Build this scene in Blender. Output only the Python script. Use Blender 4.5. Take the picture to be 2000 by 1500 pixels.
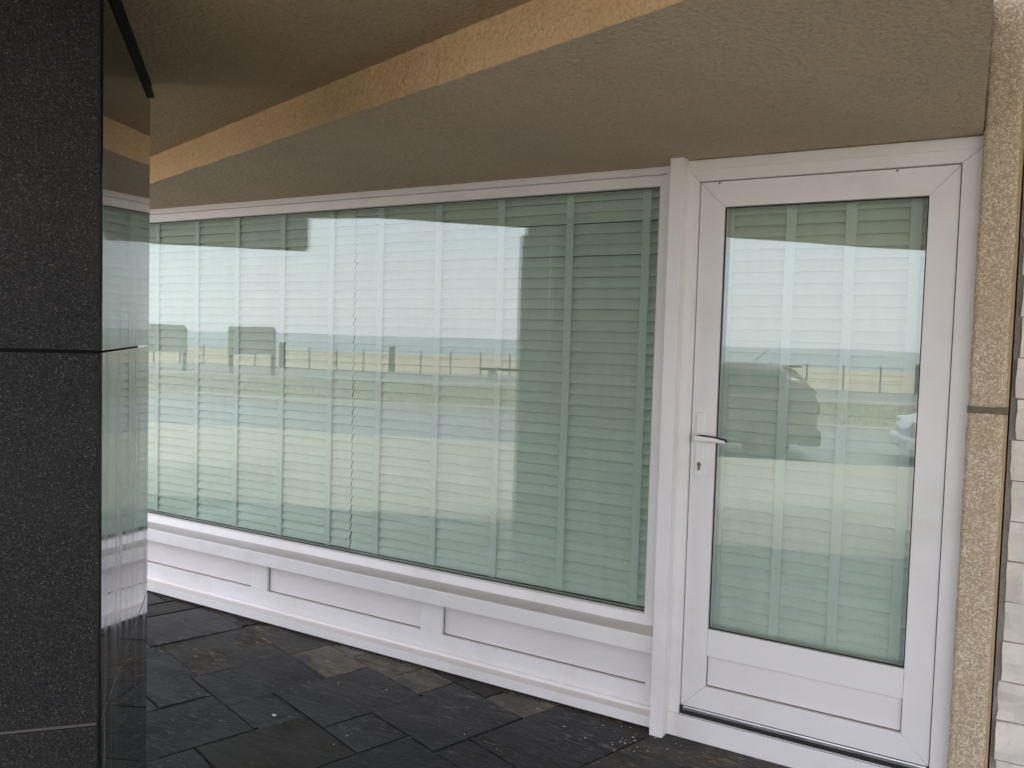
import bpy, bmesh, math, random
from mathutils import Matrix, Vector, noise
random.seed(7)
R = math.radians
for o in list(bpy.data.objects): bpy.data.objects.remove(o)
scene = bpy.context.scene
col = scene.collection

# ------------------------------------------------------------------ camera
D, EYE = 3.25, 1.578                       # metres from the facade plane (y = 0), eye height
yaw, pit, rol = -0.53929, -0.051874, 0.028601
fw = Vector((math.sin(yaw)*math.cos(pit), math.cos(yaw)*math.cos(pit), math.sin(pit)))
rt = Vector((math.cos(yaw), -math.sin(yaw), 0)); up = rt.cross(fw)
rt, up = rt*math.cos(rol)+up*math.sin(rol), -rt*math.sin(rol)+up*math.cos(rol)
cam_data = bpy.data.cameras.new('camera'); cam = bpy.data.objects.new('camera', cam_data); col.objects.link(cam)
cam.matrix_world = Matrix(((rt.x, up.x, -fw.x, 0), (rt.y, up.y, -fw.y, -D), (rt.z, up.z, -fw.z, EYE), (0, 0, 0, 1)))
cam_data.sensor_fit = 'HORIZONTAL'; cam_data.sensor_width = 36; cam_data.lens = 36*1671.58/2000
cam_data.clip_start = 0.05; cam_data.clip_end = 20000
scene.camera = cam

# ------------------------------------------------------------------ sky, sun, exposure
SUN_EL, SUN_AZ = R(60), R(55)             # azimuth clockwise from +y (the sea lies towards -y)
world = bpy.data.worlds.new('World'); scene.world = world; world.use_nodes = True
wn = world.node_tree.nodes; wl = world.node_tree.links
bg = wn['Background']; sky = wn.new('ShaderNodeTexSky'); sky.sky_type = 'NISHITA'; sky.sun_disc = False
sky.sun_elevation = SUN_EL; sky.sun_rotation = SUN_AZ
sky.air_density = 1.0; sky.dust_density = 1.6; sky.ozone_density = 1.0; sky.altitude = 5
# thin even cloud over the whole sky: the clear sky shows through it by a third
veil = wn.new('ShaderNodeMix'); veil.data_type = 'RGBA'; veil.inputs[0].default_value = .72
wl.new(sky.outputs[0], veil.inputs[6]); veil.inputs[7].default_value = (9.85, 9.8, 10.65, 1)
wl.new(veil.outputs[2], bg.inputs[0]); bg.inputs[1].default_value = 0.15
sun_data = bpy.data.lights.new('sun', 'SUN'); sun_data.energy = 1.5; sun_data.angle = R(12); sun_data.color = (1, .95, .88)
sun = bpy.data.objects.new('sun', sun_data); col.objects.link(sun)
sd = Vector((math.sin(SUN_AZ)*math.cos(SUN_EL), math.cos(SUN_AZ)*math.cos(SUN_EL), math.sin(SUN_EL)))
sun.rotation_euler = sd.to_track_quat('Z', 'Y').to_euler()
vs = scene.view_settings; vs.view_transform = 'Standard'; vs.look = 'None'; vs.exposure = 1.15; vs.gamma = 1; vs.use_curve_mapping = False
scene.cycles.max_bounces = 12; scene.cycles.diffuse_bounces = 5; scene.cycles.glossy_bounces = 6; scene.cycles.transparent_max_bounces = 24
scene.cycles.caustics_reflective = False

# ------------------------------------------------------------------ material helpers
class Mat:
    def __init__(s, name, color=(.5, .5, .5), rough=.5, spec=.5, metal=0):
        s.m = bpy.data.materials.new(name); s.m.use_nodes = True
        s.n = s.m.node_tree.nodes; s.l = s.m.node_tree.links; s.b = s.n['Principled BSDF']
        s.b.inputs['Base Color'].default_value = (*color, 1); s.b.inputs['Roughness'].default_value = rough
        s.b.inputs['Specular IOR Level'].default_value = spec; s.b.inputs['Metallic'].default_value = metal
        s.co = s.n.new('ShaderNodeTexCoord').outputs['Object']
    def node(s, t, **k):
        n = s.n.new(t)
        for a, v in k.items(): setattr(n, a, v)
        return n
    def map(s, scale=(1, 1, 1), rot=(0, 0, 0), world=False):
        mp = s.node('ShaderNodeMapping'); mp.inputs['Scale'].default_value = scale; mp.inputs['Rotation'].default_value = rot
        src = s.node('ShaderNodeNewGeometry').outputs['Position'] if world else s.co
        s.l.new(src, mp.inputs[0]); return mp.outputs[0]
    def noise(s, scale, detail=4, rough=.6, vec=None, dist=0):
        n = s.node('ShaderNodeTexNoise'); n.inputs['Scale'].default_value = scale; n.inputs['Detail'].default_value = detail
        n.inputs['Roughness'].default_value = rough; n.inputs['Distortion'].default_value = dist
        s.l.new(vec or s.co, n.inputs['Vector']); return n.outputs['Fac']
    def voro(s, scale, vec=None, feature='F1', out='Distance', rand=1):
        n = s.node('ShaderNodeTexVoronoi'); n.feature = feature; n.inputs['Scale'].default_value = scale
        n.inputs['Randomness'].default_value = rand
        s.l.new(vec or s.co, n.inputs['Vector']); return n.outputs[out]
    def ramp(s, fac, stops):
        r = s.node('ShaderNodeValToRGB'); e = r.color_ramp.elements
        while len(e) < len(stops): e.new(.5)
        for i, (p, c) in enumerate(stops):
            e[i].position = p; e[i].color = (*(c if isinstance(c, tuple) else (c, c, c)), 1)
        s.l.new(fac, r.inputs[0]); return r.outputs[0]
    def mix(s, a, b, fac, mode='MIX'):
        m = s.node('ShaderNodeMix'); m.data_type = 'RGBA'; m.blend_type = mode
        for k, v in ((6, a), (7, b), (0, fac)):
            if hasattr(v, 'links'): s.l.new(v, m.inputs[k])
            else: m.inputs[k].default_value = (*v, 1) if isinstance(v, tuple) else v
        return m.outputs[2]
    def math(s, op, a, b=0.):
        m = s.node('ShaderNodeMath'); m.operation = op
        for k, v in ((0, a), (1, b)):
            if hasattr(v, 'links'): s.l.new(v, m.inputs[k])
            else: m.inputs[k].default_value = v
        return m.outputs[0]
    def rand(s): return s.node('ShaderNodeObjectInfo').outputs['Random']
    def bump(s, h, strength=.3, dist=.01, prev=None):
        b = s.node('ShaderNodeBump'); b.inputs['Strength'].default_value = strength; b.inputs['Distance'].default_value = dist
        s.l.new(h, b.inputs['Height'])
        if prev: s.l.new(prev, b.inputs['Normal'])
        return b.outputs[0]
    def set(s, **k):
        for a, v in k.items(): s.l.new(v, s.b.inputs[a.replace('_', ' ')])
        return s

M = {}
# white plastic window profiles: faint wood grain embossed along the bars, a little grime
def pvc(name, color, stretch):
    m = Mat(name, color, .38, .45)
    g = m.noise(1, 3, .6, m.map(stretch))
    dirt = m.noise(2.2, 5, .65); d2 = m.noise(55, 2, .5)
    c = m.mix(color, tuple(x*.90 for x in (color[0], color[1]*.985, color[2]*.95)), m.ramp(dirt, [(.5, 0.), (.72, 1.)]))
    c = m.mix(c, (.25, .22, .19), m.ramp(d2, [(.78, 0.), (.84, .5)]))
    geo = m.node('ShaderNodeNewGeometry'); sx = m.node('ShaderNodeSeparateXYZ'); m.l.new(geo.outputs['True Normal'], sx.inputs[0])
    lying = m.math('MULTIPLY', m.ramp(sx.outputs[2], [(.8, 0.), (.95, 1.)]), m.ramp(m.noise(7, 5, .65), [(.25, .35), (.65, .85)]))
    c = m.mix(c, (.76, .715, .65), lying)                              # ceiling bounce painted beige into upward faces, mottled and dull like dust
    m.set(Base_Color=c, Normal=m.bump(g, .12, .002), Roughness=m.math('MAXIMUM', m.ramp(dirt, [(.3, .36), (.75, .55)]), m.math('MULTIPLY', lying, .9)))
    M[name] = m.m
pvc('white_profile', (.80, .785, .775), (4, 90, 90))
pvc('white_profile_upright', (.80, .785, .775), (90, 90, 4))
m = Mat('white_panel', (.80, .765, .755), .42, .4); n1 = m.noise(1, 2, .5, m.map((3, 60, 60)))
m.set(Normal=m.bump(n1, .06, .002), Base_Color=m.mix((.80, .77, .76), (.74, .70, .685), m.ramp(m.noise(1.6, 4), [(.4, 0.), (.75, 1.)]))); M['white_panel'] = m.m
M['gasket'] = Mat('black_gasket', (.02, .02, .022), .55, .3).m
M['joint_grey'] = Mat('joint_grey', (.16, .155, .15), .7, .2).m
M['gap_dark'] = Mat('dark_rebate', (.03, .03, .03), .8, .2).m
m = Mat('aluminium', (.75, .75, .75), .28, .5, 1.0); m.set(Roughness=m.ramp(m.noise(40, 3, .5, m.map((.2, 8, 8))), [(.3, .2), (.7, .42)])); M['aluminium'] = m.m
m = Mat('white_lacquer', (.82, .81, .80), .28, .5); M['lacquer'] = m.m
M['steel'] = Mat('worn_steel', (.22, .21, .2), .35, .5, 1.0).m

def glass(name, tint, faces_power):
    m = bpy.data.materials.new(name); m.use_nodes = True; n = m.node_tree.nodes; l = m.node_tree.links; n.clear()
    out = n.new('ShaderNodeOutputMaterial'); mix = n.new('ShaderNodeMixShader'); tr = n.new('ShaderNodeBsdfTransparent'); gl = n.new('ShaderNodeBsdfGlossy')
    tr.inputs[0].default_value = (*tint, 1); gl.inputs['Roughness'].default_value = 0.0; gl.inputs['Color'].default_value = (.97, .985, 1, 1)
    geo = n.new('ShaderNodeNewGeometry'); dot = n.new('ShaderNodeVectorMath'); dot.operation = 'DOT_PRODUCT'
    l.new(geo.outputs['Normal'], dot.inputs[0]); l.new(geo.outputs['Incoming'], dot.inputs[1])
    def mt(op, a, b=0.):
        q = n.new('ShaderNodeMath'); q.operation = op
        for k, v in ((0, a), (1, b)):
            if hasattr(v, 'links'): l.new(v, q.inputs[k])
            else: q.inputs[k].default_value = v
        return q.outputs[0]
    c = mt('ABSOLUTE', dot.outputs['Value']); s5 = mt('POWER', mt('SUBTRACT', 1., c), 5.)
    F = mt('ADD', mt('MULTIPLY', s5, .955), .045)                     # Schlick reflectance of one surface
    Rf = mt('SUBTRACT', 1., mt('POWER', mt('SUBTRACT', 1., F), faces_power))   # the surfaces of one pane together
    tc = n.new('ShaderNodeTexCoord')
    wav = n.new('ShaderNodeTexNoise'); wav.inputs['Scale'].default_value = 1.7; wav.inputs['Detail'].default_value = 1; l.new(tc.outputs['Object'], wav.inputs['Vector'])
    bp = n.new('ShaderNodeBump'); bp.inputs['Strength'].default_value = .5; bp.inputs['Distance'].default_value = .0012; l.new(wav.outputs['Fac'], bp.inputs['Height']); l.new(bp.outputs[0], gl.inputs['Normal'])
    sm = n.new('ShaderNodeTexNoise'); sm.inputs['Scale'].default_value = 1.; sm.inputs['Detail'].default_value = 6; sm.inputs['Roughness'].default_value = .7
    mp = n.new('ShaderNodeMapping'); mp.inputs['Scale'].default_value = (6, 6, 1.6); l.new(tc.outputs['Object'], mp.inputs[0]); l.new(mp.outputs[0], sm.inputs['Vector'])
    film = mt('MULTIPLY', mt('MAXIMUM', mt('SUBTRACT', sm.outputs['Fac'], .42), 0.), .16)
    df = n.new('ShaderNodeBsdfDiffuse'); df.inputs[0].default_value = (.75, .75, .73, 1); mx2 = n.new('ShaderNodeMixShader')
    l.new(film, mx2.inputs[0]); l.new(tr.outputs[0], mx2.inputs[1]); l.new(df.outputs[0], mx2.inputs[2])
    l.new(Rf, mix.inputs[0]); l.new(mx2.outputs[0], mix.inputs[1]); l.new(gl.outputs[0], mix.inputs[2]); l.new(mix.outputs[0], out.inputs[0])
    M[name] = m
glass('window_glass', (.893, .952, .915), 2.2)
glass('car_glass', (.25, .3, .3), 1.2)

# slats and tapes
m = Mat('slat_paint', (.74, .75, .70), .45, .4)
m.set(Normal=m.bump(m.noise(1, 3, .6, m.map((6, 160, 160))), .15, .001), Base_Color=m.mix((.84, .84, .80), (.78, .785, .745), m.rand())); M['slat'] = m.m
m = Mat('ladder_tape', (.84, .845, .84), .85, .2); m.set(Normal=m.bump(m.noise(900, 1), .2, .0005)); M['tape'] = m.m

# stucco
def stucco(name, c1, c2, c3, grain, strength):
    m = Mat(name, c1, .92, .15)
    big = m.noise(1.3, 5, .6, m.map(world=True)); fine = m.noise(grain, 5, .7, m.map(world=True)); mid = m.noise(9, 4, .65, m.map(world=True))
    pit = m.voro(grain*.55, m.map(world=True))
    c = m.mix(c1, c2, m.ramp(big, [(.35, 0.), (.68, 1.)]))
    c = m.mix(c, c3, m.ramp(mid, [(.55, 0.), (.8, .6)]))
    c = m.mix(c, tuple(x*.55 for x in c1), m.ramp(fine, [(.30, .8), (.50, 0.)]))
    h = m.mix(fine, pit, .45)
    m.set(Base_Color=c, Normal=m.bump(h, strength, .012)); M[name] = m.m
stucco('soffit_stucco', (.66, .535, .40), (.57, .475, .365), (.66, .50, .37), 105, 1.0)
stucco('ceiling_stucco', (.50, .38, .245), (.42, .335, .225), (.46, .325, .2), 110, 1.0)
stucco('riser_stucco', (.78, .55, .31), (.68, .47, .265), (.56, .35, .165), 95, 1.0)
stucco('render_grey', (.34, .32, .29), (.29, .275, .255), (.36, .335, .3), 90, .4)
stucco('render_cream', (.55, .5, .42), (.5, .46, .39), (.57, .52, .45), 60, .4)

# granite: flamed fronts and polished flanks
m = Mat('flamed_granite', (.03, .03, .03), .7, .12)
sp = m.voro(420, out='Color'); sp2 = m.noise(260, 3, .7); sp3 = m.voro(150, out='Distance')
g = m.ramp(sp, [(.15, (.005, .005, .0052)), (.55, (.014, .0137, .0133)), (.80, (.042, .0405, .038)), (.97, (.14, .135, .125))])
g = m.mix(g, (.016, .016, .017), m.ramp(sp2, [(.42, .8), (.62, 0.)]))
g = m.mix(g, (.045, .041, .036), m.ramp(m.noise(2.5, 5), [(.45, 0.), (.8, .35)]))
m.set(Base_Color=g, Normal=m.bump(m.mix(sp2, sp3, .5), .5, .003), Roughness=m.ramp(sp, [(.2, .72), (.9, .4)])); M['flamed_granite'] = m.m
m = Mat('polished_granite', (.01, .01, .011), .04, .5); m.b.inputs['IOR'].default_value = 1.42
streak = m.noise(1, 6, .65, m.map((14, 14, .55))); streak2 = m.noise(1, 4, .6, m.map((48, 48, 1.1))); zone = m.noise(1.4, 3, .5, m.map((1, 1, .8)))
dust = m.math('MULTIPLY', m.ramp(streak, [(.40, 0.), (.64, 1.)]), m.ramp(zone, [(.36, .2), (.6, 1.)]))
dust = m.math('ADD', m.math('MULTIPLY', dust, .75), m.math('MULTIPLY', m.ramp(streak2, [(.52, 0.), (.72, 1.)]), .4))
hz_ = m.node('ShaderNodeSeparateXYZ'); m.l.new(m.co, hz_.inputs[0])              # rain reaches the lower part only: streaks end under the canopy
reach = m.math('ADD', hz_.outputs[2], m.math('MULTIPLY', m.math('SUBTRACT', streak, .5), 1.6))
dust = m.math('MULTIPLY', dust, m.ramp(m.math('MULTIPLY', reach, .4), [(.20, .35), (.32, 1.), (.66, 1.), (.80, .12)]))
m.set(Base_Color=m.mix((.008, .008, .009), (.34, .34, .325), dust), Roughness=m.math('ADD', m.math('MULTIPLY', dust, .34), .015), Specular_IOR_Level=m.math('SUBTRACT', .5, m.math('MULTIPLY', dust, .42))); M['polished_granite'] = m.m
M['black_trim'] = Mat('black_trim', (.006, .006, .006), .7, .12).m
m = Mat('dark_grout', (.03, .028, .026), .9, .2); m.set(Base_Color=m.mix((.018, .017, .016), (.21, .195, .17), m.ramp(m.noise(3.5, 5, .7), [(.52, 0.), (.66, 1.)]))); M['grout'] = m.m
M['joint_black'] = Mat('black_joint', (.008, .008, .008), .9, .1).m
M['grout_pale'] = Mat('pale_grout', (.085, .08, .075), .9, .2).m

# slate
def slate(name, c1, c2, c3, rough):
    m = Mat(name, c1, rough, .2)
    off = m.node('ShaderNodeVectorMath'); off.operation = 'MULTIPLY_ADD'
    l3 = m.node('ShaderNodeCombineXYZ'); r = m.rand()
    m.l.new(r, l3.inputs[0]); m.l.new(r, l3.inputs[1]); m.l.new(r, l3.inputs[2])
    m.l.new(l3.outputs[0], off.inputs[0]); off.inputs[1].default_value = (37, 53, 11); m.l.new(m.co, off.inputs[2]); v = off.outputs[0]
    mp = m.node('ShaderNodeMapping'); mp.inputs['Scale'].default_value = (1.2, 4.2, 4); mp.inputs['Rotation'].default_value = (0, 0, .5); m.l.new(v, mp.inputs[0])
    veins = m.noise(2.2, 7, .68, mp.outputs[0], .8); blot = m.noise(3.2, 5, .6, v); fine = m.noise(45, 5, .7, v); scr = m.noise(6, 6, .75, mp.outputs[0], 2.2)
    c = m.mix(c1, c2, m.ramp(veins, [(.40, 0.), (.66, 1.)]))
    c = m.mix(c, c3, m.math('MULTIPLY', m.ramp(scr, [(.54, 0.), (.66, 1.)]), m.ramp(blot, [(.42, .05), (.60, 1.)])))
    c = m.mix(c, (.007, .007, .007), m.ramp(blot, [(.32, .8), (.48, 0.)]))
    c = m.mix(c, (.20, .19, .17), m.ramp(m.noise(140, 2, .5, v), [(.77, 0.), (.82, .5)]))
    vv = m.mix((.75, .75, .75), (1.3, 1.3, 1.3), r); c = m.mix(c, vv, 1., 'MULTIPLY')
    hgt = m.mix(veins, fine, .25)
    m.set(Base_Color=c, Normal=m.bump(hgt, .7, .014), Roughness=m.ramp(blot, [(.3, rough-.12), (.7, rough+.15)])); M[name] = m.m
slate('slate_dark', (.014, .0145, .0155), (.034, .0345, .036), (.17, .165, .155), .42)
slate('slate_rust', (.022, .0215, .0205), (.05, .046, .04), (.32, .23, .14), .46)
slate('slate_pale', (.15, .135, .11), (.07, .064, .055), (.36, .33, .275), .55)
slate('slate_green', (.024, .0245, .020), (.032, .032, .027), (.09, .09, .075), .5)

# pebble-dash
m = Mat('exposed_aggregate', (.5, .42, .3), .75, .3)
cellc = m.voro(150, out='Color'); celld = m.voro(150); cell2 = m.voro(230, out='Color')
sep = m.node('ShaderNodeSeparateColor'); m.l.new(cellc, sep.inputs[0])
c = m.ramp(sep.outputs[0], [(0., (.48, .375, .255)), (.35, (.56, .455, .325)), (.6, (.61, .515, .385)), (.86, (.73, .655, .52)), (1., (.52, .415, .285))])
c = m.mix(c, (.34, .265, .175), m.ramp(celld, [(.42, 0.), (.65, .7)]))
c = m.mix(c, (.42, .31, .19), m.ramp(m.noise(4.5, 4), [(.5, 0.), (.72, .55)]))
c = m.mix(c, (.10, .085, .06), m.ramp(m.noise(38, 4, .7), [(.66, 0.), (.74, .8)]))
m.set(Base_Color=c, Normal=m.bump(m.math('SUBTRACT', 1., celld), .4, .004)); M['aggregate'] = m.m
m = Mat('aggregate_edge', (.46, .34, .2), .8, .2); m.set(Base_Color=m.mix((.50, .38, .23), (.33, .23, .13), m.noise(20, 4))); M['aggregate_edge'] = m.m
m = Mat('split_stone', (.7, .66, .58), .8, .25)
s1 = m.noise(5, 6, .65, dist=.6); s2 = m.noise(30, 5, .7)
c = m.mix((.80, .755, .67), (.66, .63, .575), m.ramp(s1, [(.35, 0.), (.62, 1.)])); c = m.mix(c, (.74, .62, .46), m.ramp(m.noise(3.1, 4), [(.55, 0.), (.8, .55)]))
c = m.mix(c, (.42, .41, .38), m.ramp(s2, [(.62, 0.), (.75, .5)])); m.set(Base_Color=c, Normal=m.bump(m.mix(s1, s2, .5), .6, .012)); M['split_stone'] = m.m
m = Mat('mortar_brown', (.2, .16, .12), .9, .1); m.set(Base_Color=m.mix((.24, .19, .14), (.10, .08, .06), m.noise(45, 4))); M['mortar_brown'] = m.m

# street surfaces
m = Mat('yellow_paving', (.4, .35, .24), .85, .2); br = m.node('ShaderNodeTexBrick')
m.l.new(m.co, br.inputs['Vector']); br.inputs['Scale'].default_value = 1; br.inputs['Brick Width'].default_value = .22; br.inputs['Row Height'].default_value = .11; br.inputs['Mortar Size'].default_value = .005
br.inputs['Color1'].default_value = (.52, .475, .375, 1); br.inputs['Color2'].default_value = (.47, .43, .345, 1); br.inputs['Mortar'].default_value = (.22, .2, .16, 1)
m.set(Base_Color=m.mix(br.outputs[0], (.45, .42, .34), m.ramp(m.noise(.7, 5), [(.4, 0.), (.7, .6)]))); M['yellow_paving'] = m.m
m = Mat('asphalt', (.07, .07, .072), .85, .25); m.set(Base_Color=m.mix((.32, .32, .325), (.25, .252, .256), m.noise(.6, 6, .7)), Normal=m.bump(m.noise(90, 3), .4, .01)); M['asphalt'] = m.m
m = Mat('kerb_concrete', (.58, .56, .51), .8, .2); m.set(Base_Color=m.mix((.6, .58, .53), (.45, .43, .39), m.noise(2, 5))); M['concrete'] = m.m
m = Mat('promenade_paving', (.28, .265, .25), .85, .2); m.set(Base_Color=m.mix((.3, .285, .265), (.23, .22, .205), m.noise(.8, 6))); M['promenade'] = m.m
m = Mat('turf_soil', (.07, .085, .035), .95, .1); m.set(Base_Color=m.mix((.25, .24, .165), (.29, .27, .19), m.noise(1.1, 6))); M['turf'] = m.m
m = Mat('grass_blade', (.07, .1, .03), .7, .2); m.set(Base_Color=m.mix((.22, .225, .14), (.30, .28, .19), m.noise(1.1, 4))); M['grass'] = m.m
m = Mat('sand', (.5, .42, .3), .95, .1); m.set(Base_Color=m.mix((.56, .47, .34), (.47, .39, .28), m.noise(.15, 6)), Normal=m.bump(m.noise(1.2, 5), .5, .2)); M['sand'] = m.m
m = Mat('sea_water', (.10, .14, .14), .25, .5); m.set(Base_Color=m.mix((.12, .165, .16), (.17, .2, .19), m.noise(.02, 5, .6, m.map((1, 4, 1)))), Normal=m.bump(m.noise(.5, 6, .6, m.map((.5, 1.4, 1))), .5, .6)); M['sea'] = m.m
m = Mat('weathered_wood', (.12, .10, .085), .85, .2); m.set(Base_Color=m.mix((.13, .11, .09), (.085, .075, .065), m.noise(6, 4, .6, m.map((6, 6, .6))))); M['wood'] = m.m
M['post_steel'] = Mat('post_steel', (.07, .07, .075), .5, .4).m
M['board_back'] = Mat('board_back', (.22, .22, .21), .6, .3).m
M['car_red'] = Mat('car_paint_dark_red', (.10, .066, .063), .32, .45).m
M['car_white'] = Mat('car_paint_white', (.62, .64, .66), .2, .55).m
for k in ('car_red', 'car_white'): M[k].node_tree.nodes['Principled BSDF'].inputs['Coat Weight'].default_value = .25
M['tyre'] = Mat('tyre_rubber', (.02, .02, .02), .85, .2).m
M['car_plastic'] = Mat('car_black_plastic', (.025, .025, .027), .55, .3).m
M['rim'] = Mat('alloy_rim', (.18, .18, .185), .4, .5, 1.0).m
M['tail_lamp'] = Mat('tail_lamp_lens', (.10, .018, .016), .2, .5).m
M['head_lamp'] = Mat('head_lamp_lens', (.7, .72, .74), .08, .6).m
M['room'] = Mat('dim_room_paint', (.22, .215, .2), .9, .1).m
M['flake'] = Mat('white_flake', (.7, .68, .64), .8, .2).m
M['leaf_red'] = Mat('dry_red_leaf', (.25, .035, .02), .7, .2).m

# ------------------------------------------------------------------ geometry helpers
def link(name, bm, mat, parent=None, smooth=False):
    me = bpy.data.meshes.new(name); bm.normal_update(); bm.to_mesh(me); bm.free()
    me.materials.append(M[mat])
    if smooth:
        for p in me.polygons: p.use_smooth = True
    o = bpy.data.objects.new(name, me); col.objects.link(o)
    if parent: put(o, parent)
    return o
def put(o, parent):
    o.parent = parent
    w = parent.location.copy() if not parent.parent else Vector((0, 0, 0))
    if not parent.parent: o.matrix_parent_inverse = Matrix.Translation(-w)
def thing(name, label, cat, loc=(0, 0, 0), group=None):
    o = bpy.data.objects.new(name, None); o.location = loc; o.empty_display_size = .1; col.objects.link(o); tag(o, label, cat, group); return o
def tag(o, label, cat, group=None):
    o['label'] = label; o['category'] = cat
    if group: o['group'] = group
    return o
def struct(o): o['kind'] = 'structure'; return o
def add_box(bm, x0, x1, y0, y1, z0, z1, bev=0, T=None):
    vs_ = [bm.verts.new((x, y, z)) for x in (x0, x1) for y in (y0, y1) for z in (z0, z1)]
    F = [(0, 1, 3, 2), (4, 6, 7, 5), (0, 4, 5, 1), (2, 3, 7, 6), (0, 2, 6, 4), (1, 5, 7, 3)]
    fs = [bm.faces.new([vs_[i] for i in f]) for f in F]
    if bev:
        es = list({e for f in fs for e in f.edges})
        r = bmesh.ops.bevel(bm, geom=es, offset=bev, segments=2, affect='EDGES', profile=.6)
        vs_ = list({v for f in r['faces'] for v in f.verts} | {v for v in vs_ if v.is_valid})
    if T is not None: bmesh.ops.transform(bm, matrix=T, verts=[v for v in vs_ if v.is_valid])
    return bm
def box(name, x0, x1, y0, y1, z0, z1, mat, parent=None, bev=0, T=None):
    bm = bmesh.new(); add_box(bm, x0, x1, y0, y1, z0, z1, bev)
    if T is not None: bmesh.ops.transform(bm, matrix=T, verts=bm.verts[:])
    bmesh.ops.recalc_face_normals(bm, faces=bm.faces[:])
    return link(name, bm, mat, parent)
def add_prism(bm, poly, axis, a, b):
    """extrude a polygon (2-d points) along axis between a and b"""
    def P(p, t): return {'x': (t, p[0], p[1]), 'y': (p[0], t, p[1]), 'z': (p[0], p[1], t)}[axis]
    A = [bm.verts.new(P(p, a)) for p in poly]; B = [bm.verts.new(P(p, b)) for p in poly]; n = len(poly)
    bm.faces.new(A); bm.faces.new(B[::-1])
    for i in range(n): bm.faces.new((A[i], B[i], B[(i+1) % n], A[(i+1) % n]))
def prism(name, poly, axis, a, b, mat, parent=None, bev=0):
    bm = bmesh.new(); add_prism(bm, poly, axis, a, b); bmesh.ops.recalc_face_normals(bm, faces=bm.faces[:])
    if bev: bmesh.ops.bevel(bm, geom=bm.edges[:], offset=bev, segments=1, affect='EDGES')
    return link(name, bm, mat, parent)
def add_tube(bm, p, q, r, seg=10):
    p, q = Vector(p), Vector(q); d = (q-p); rot = d.to_track_quat('Z', 'Y').to_matrix().to_4x4()
    bmesh.ops.create_cone(bm, cap_ends=True, segments=seg, radius1=r, radius2=r, depth=d.length, matrix=Matrix.Translation((p+q)/2) @ rot)
def tube(name, p, q, r, mat, parent=None, seg=10):
    bm = bmesh.new(); add_tube(bm, p, q, r, seg); return link(name, bm, mat, parent)

# street frame: u along the street, v towards the building
TH = R(-17.2); US, VS = Vector((math.cos(TH), math.sin(TH), 0)), Vector((-math.sin(TH), math.cos(TH), 0))
SF = Matrix.Rotation(TH, 4, 'Z')
def uv(u, v, z=0): return SF @ Vector((u, v, z))

# ------------------------------------------------------------------ ground and street
def sheet(name, u0, u1, v0, v1, z, mat, kind='structure', cut=1):
    bm = bmesh.new(); g = {}
    n = cut
    for i in range(n+1):
        for j in range(n+1): g[i, j] = bm.verts.new((u0+(u1-u0)*i/n, v0+(v1-v0)*j/n, z))
    for i in range(n):
        for j in range(n): bm.faces.new((g[i, j], g[i+1, j], g[i+1, j+1], g[i, j+1]))
    o = link(name, bm, mat); o.matrix_world = SF; o['kind'] = kind; return o
ground = sheet('ground', -6000, 6000, -34.0, 6000, -.30, 'turf')
sea = sheet('sea', -9000, 9000, -9000, -205, -3.0, 'sea')
bm = bmesh.new()
prof = [(-33.0, -.31), (-36, -.9), (-44, -1.35), (-70, -1.7), (-140, -2.2), (-206, -2.99), (-240, -3.6)]
for i, (v, z) in enumerate(prof):
    for u in (-3000, 3000): bm.verts.new((u, v, z))
bm.verts.ensure_lookup_table()
for i in range(len(prof)-1): bm.faces.new([bm.verts[k] for k in (2*i, 2*i+1, 2*i+3, 2*i+2)])
beach = struct(link('beach', bm, 'sand')); beach.matrix_world = SF

def slab(name, u0, u1, v0, v1, z0, z1, mat):
    o = box(name, u0, u1, v0, v1, z0, z1, mat); o.matrix_world = SF; return struct(o)
slab('pavement', -90, 60, -9.3, -3.76, -.5, -.03, 'yellow_paving')
slab('road', -90, 60, -15.95, -9.46, -.5, -.17, 'asphalt')
slab('grass_verge', -90, 60, -24.05, -16.12, -.5, -.04, 'turf')
slab('promenade', -90, 60, -32.9, -24.36, -.5, -.02, 'promenade')
for nm, v0, v1, z1, lab in (('kerb_stone', -9.458, -9.302, -.026, 'grey concrete kerb between paving and road'), ('kerb_stone', -16.118, -15.952, -.03, ''), ('kerb_coping', -24.358, -24.052, .06, '')):
    o = slab(nm, -90, 60, v0, v1, -.5, z1, 'concrete')

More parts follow.
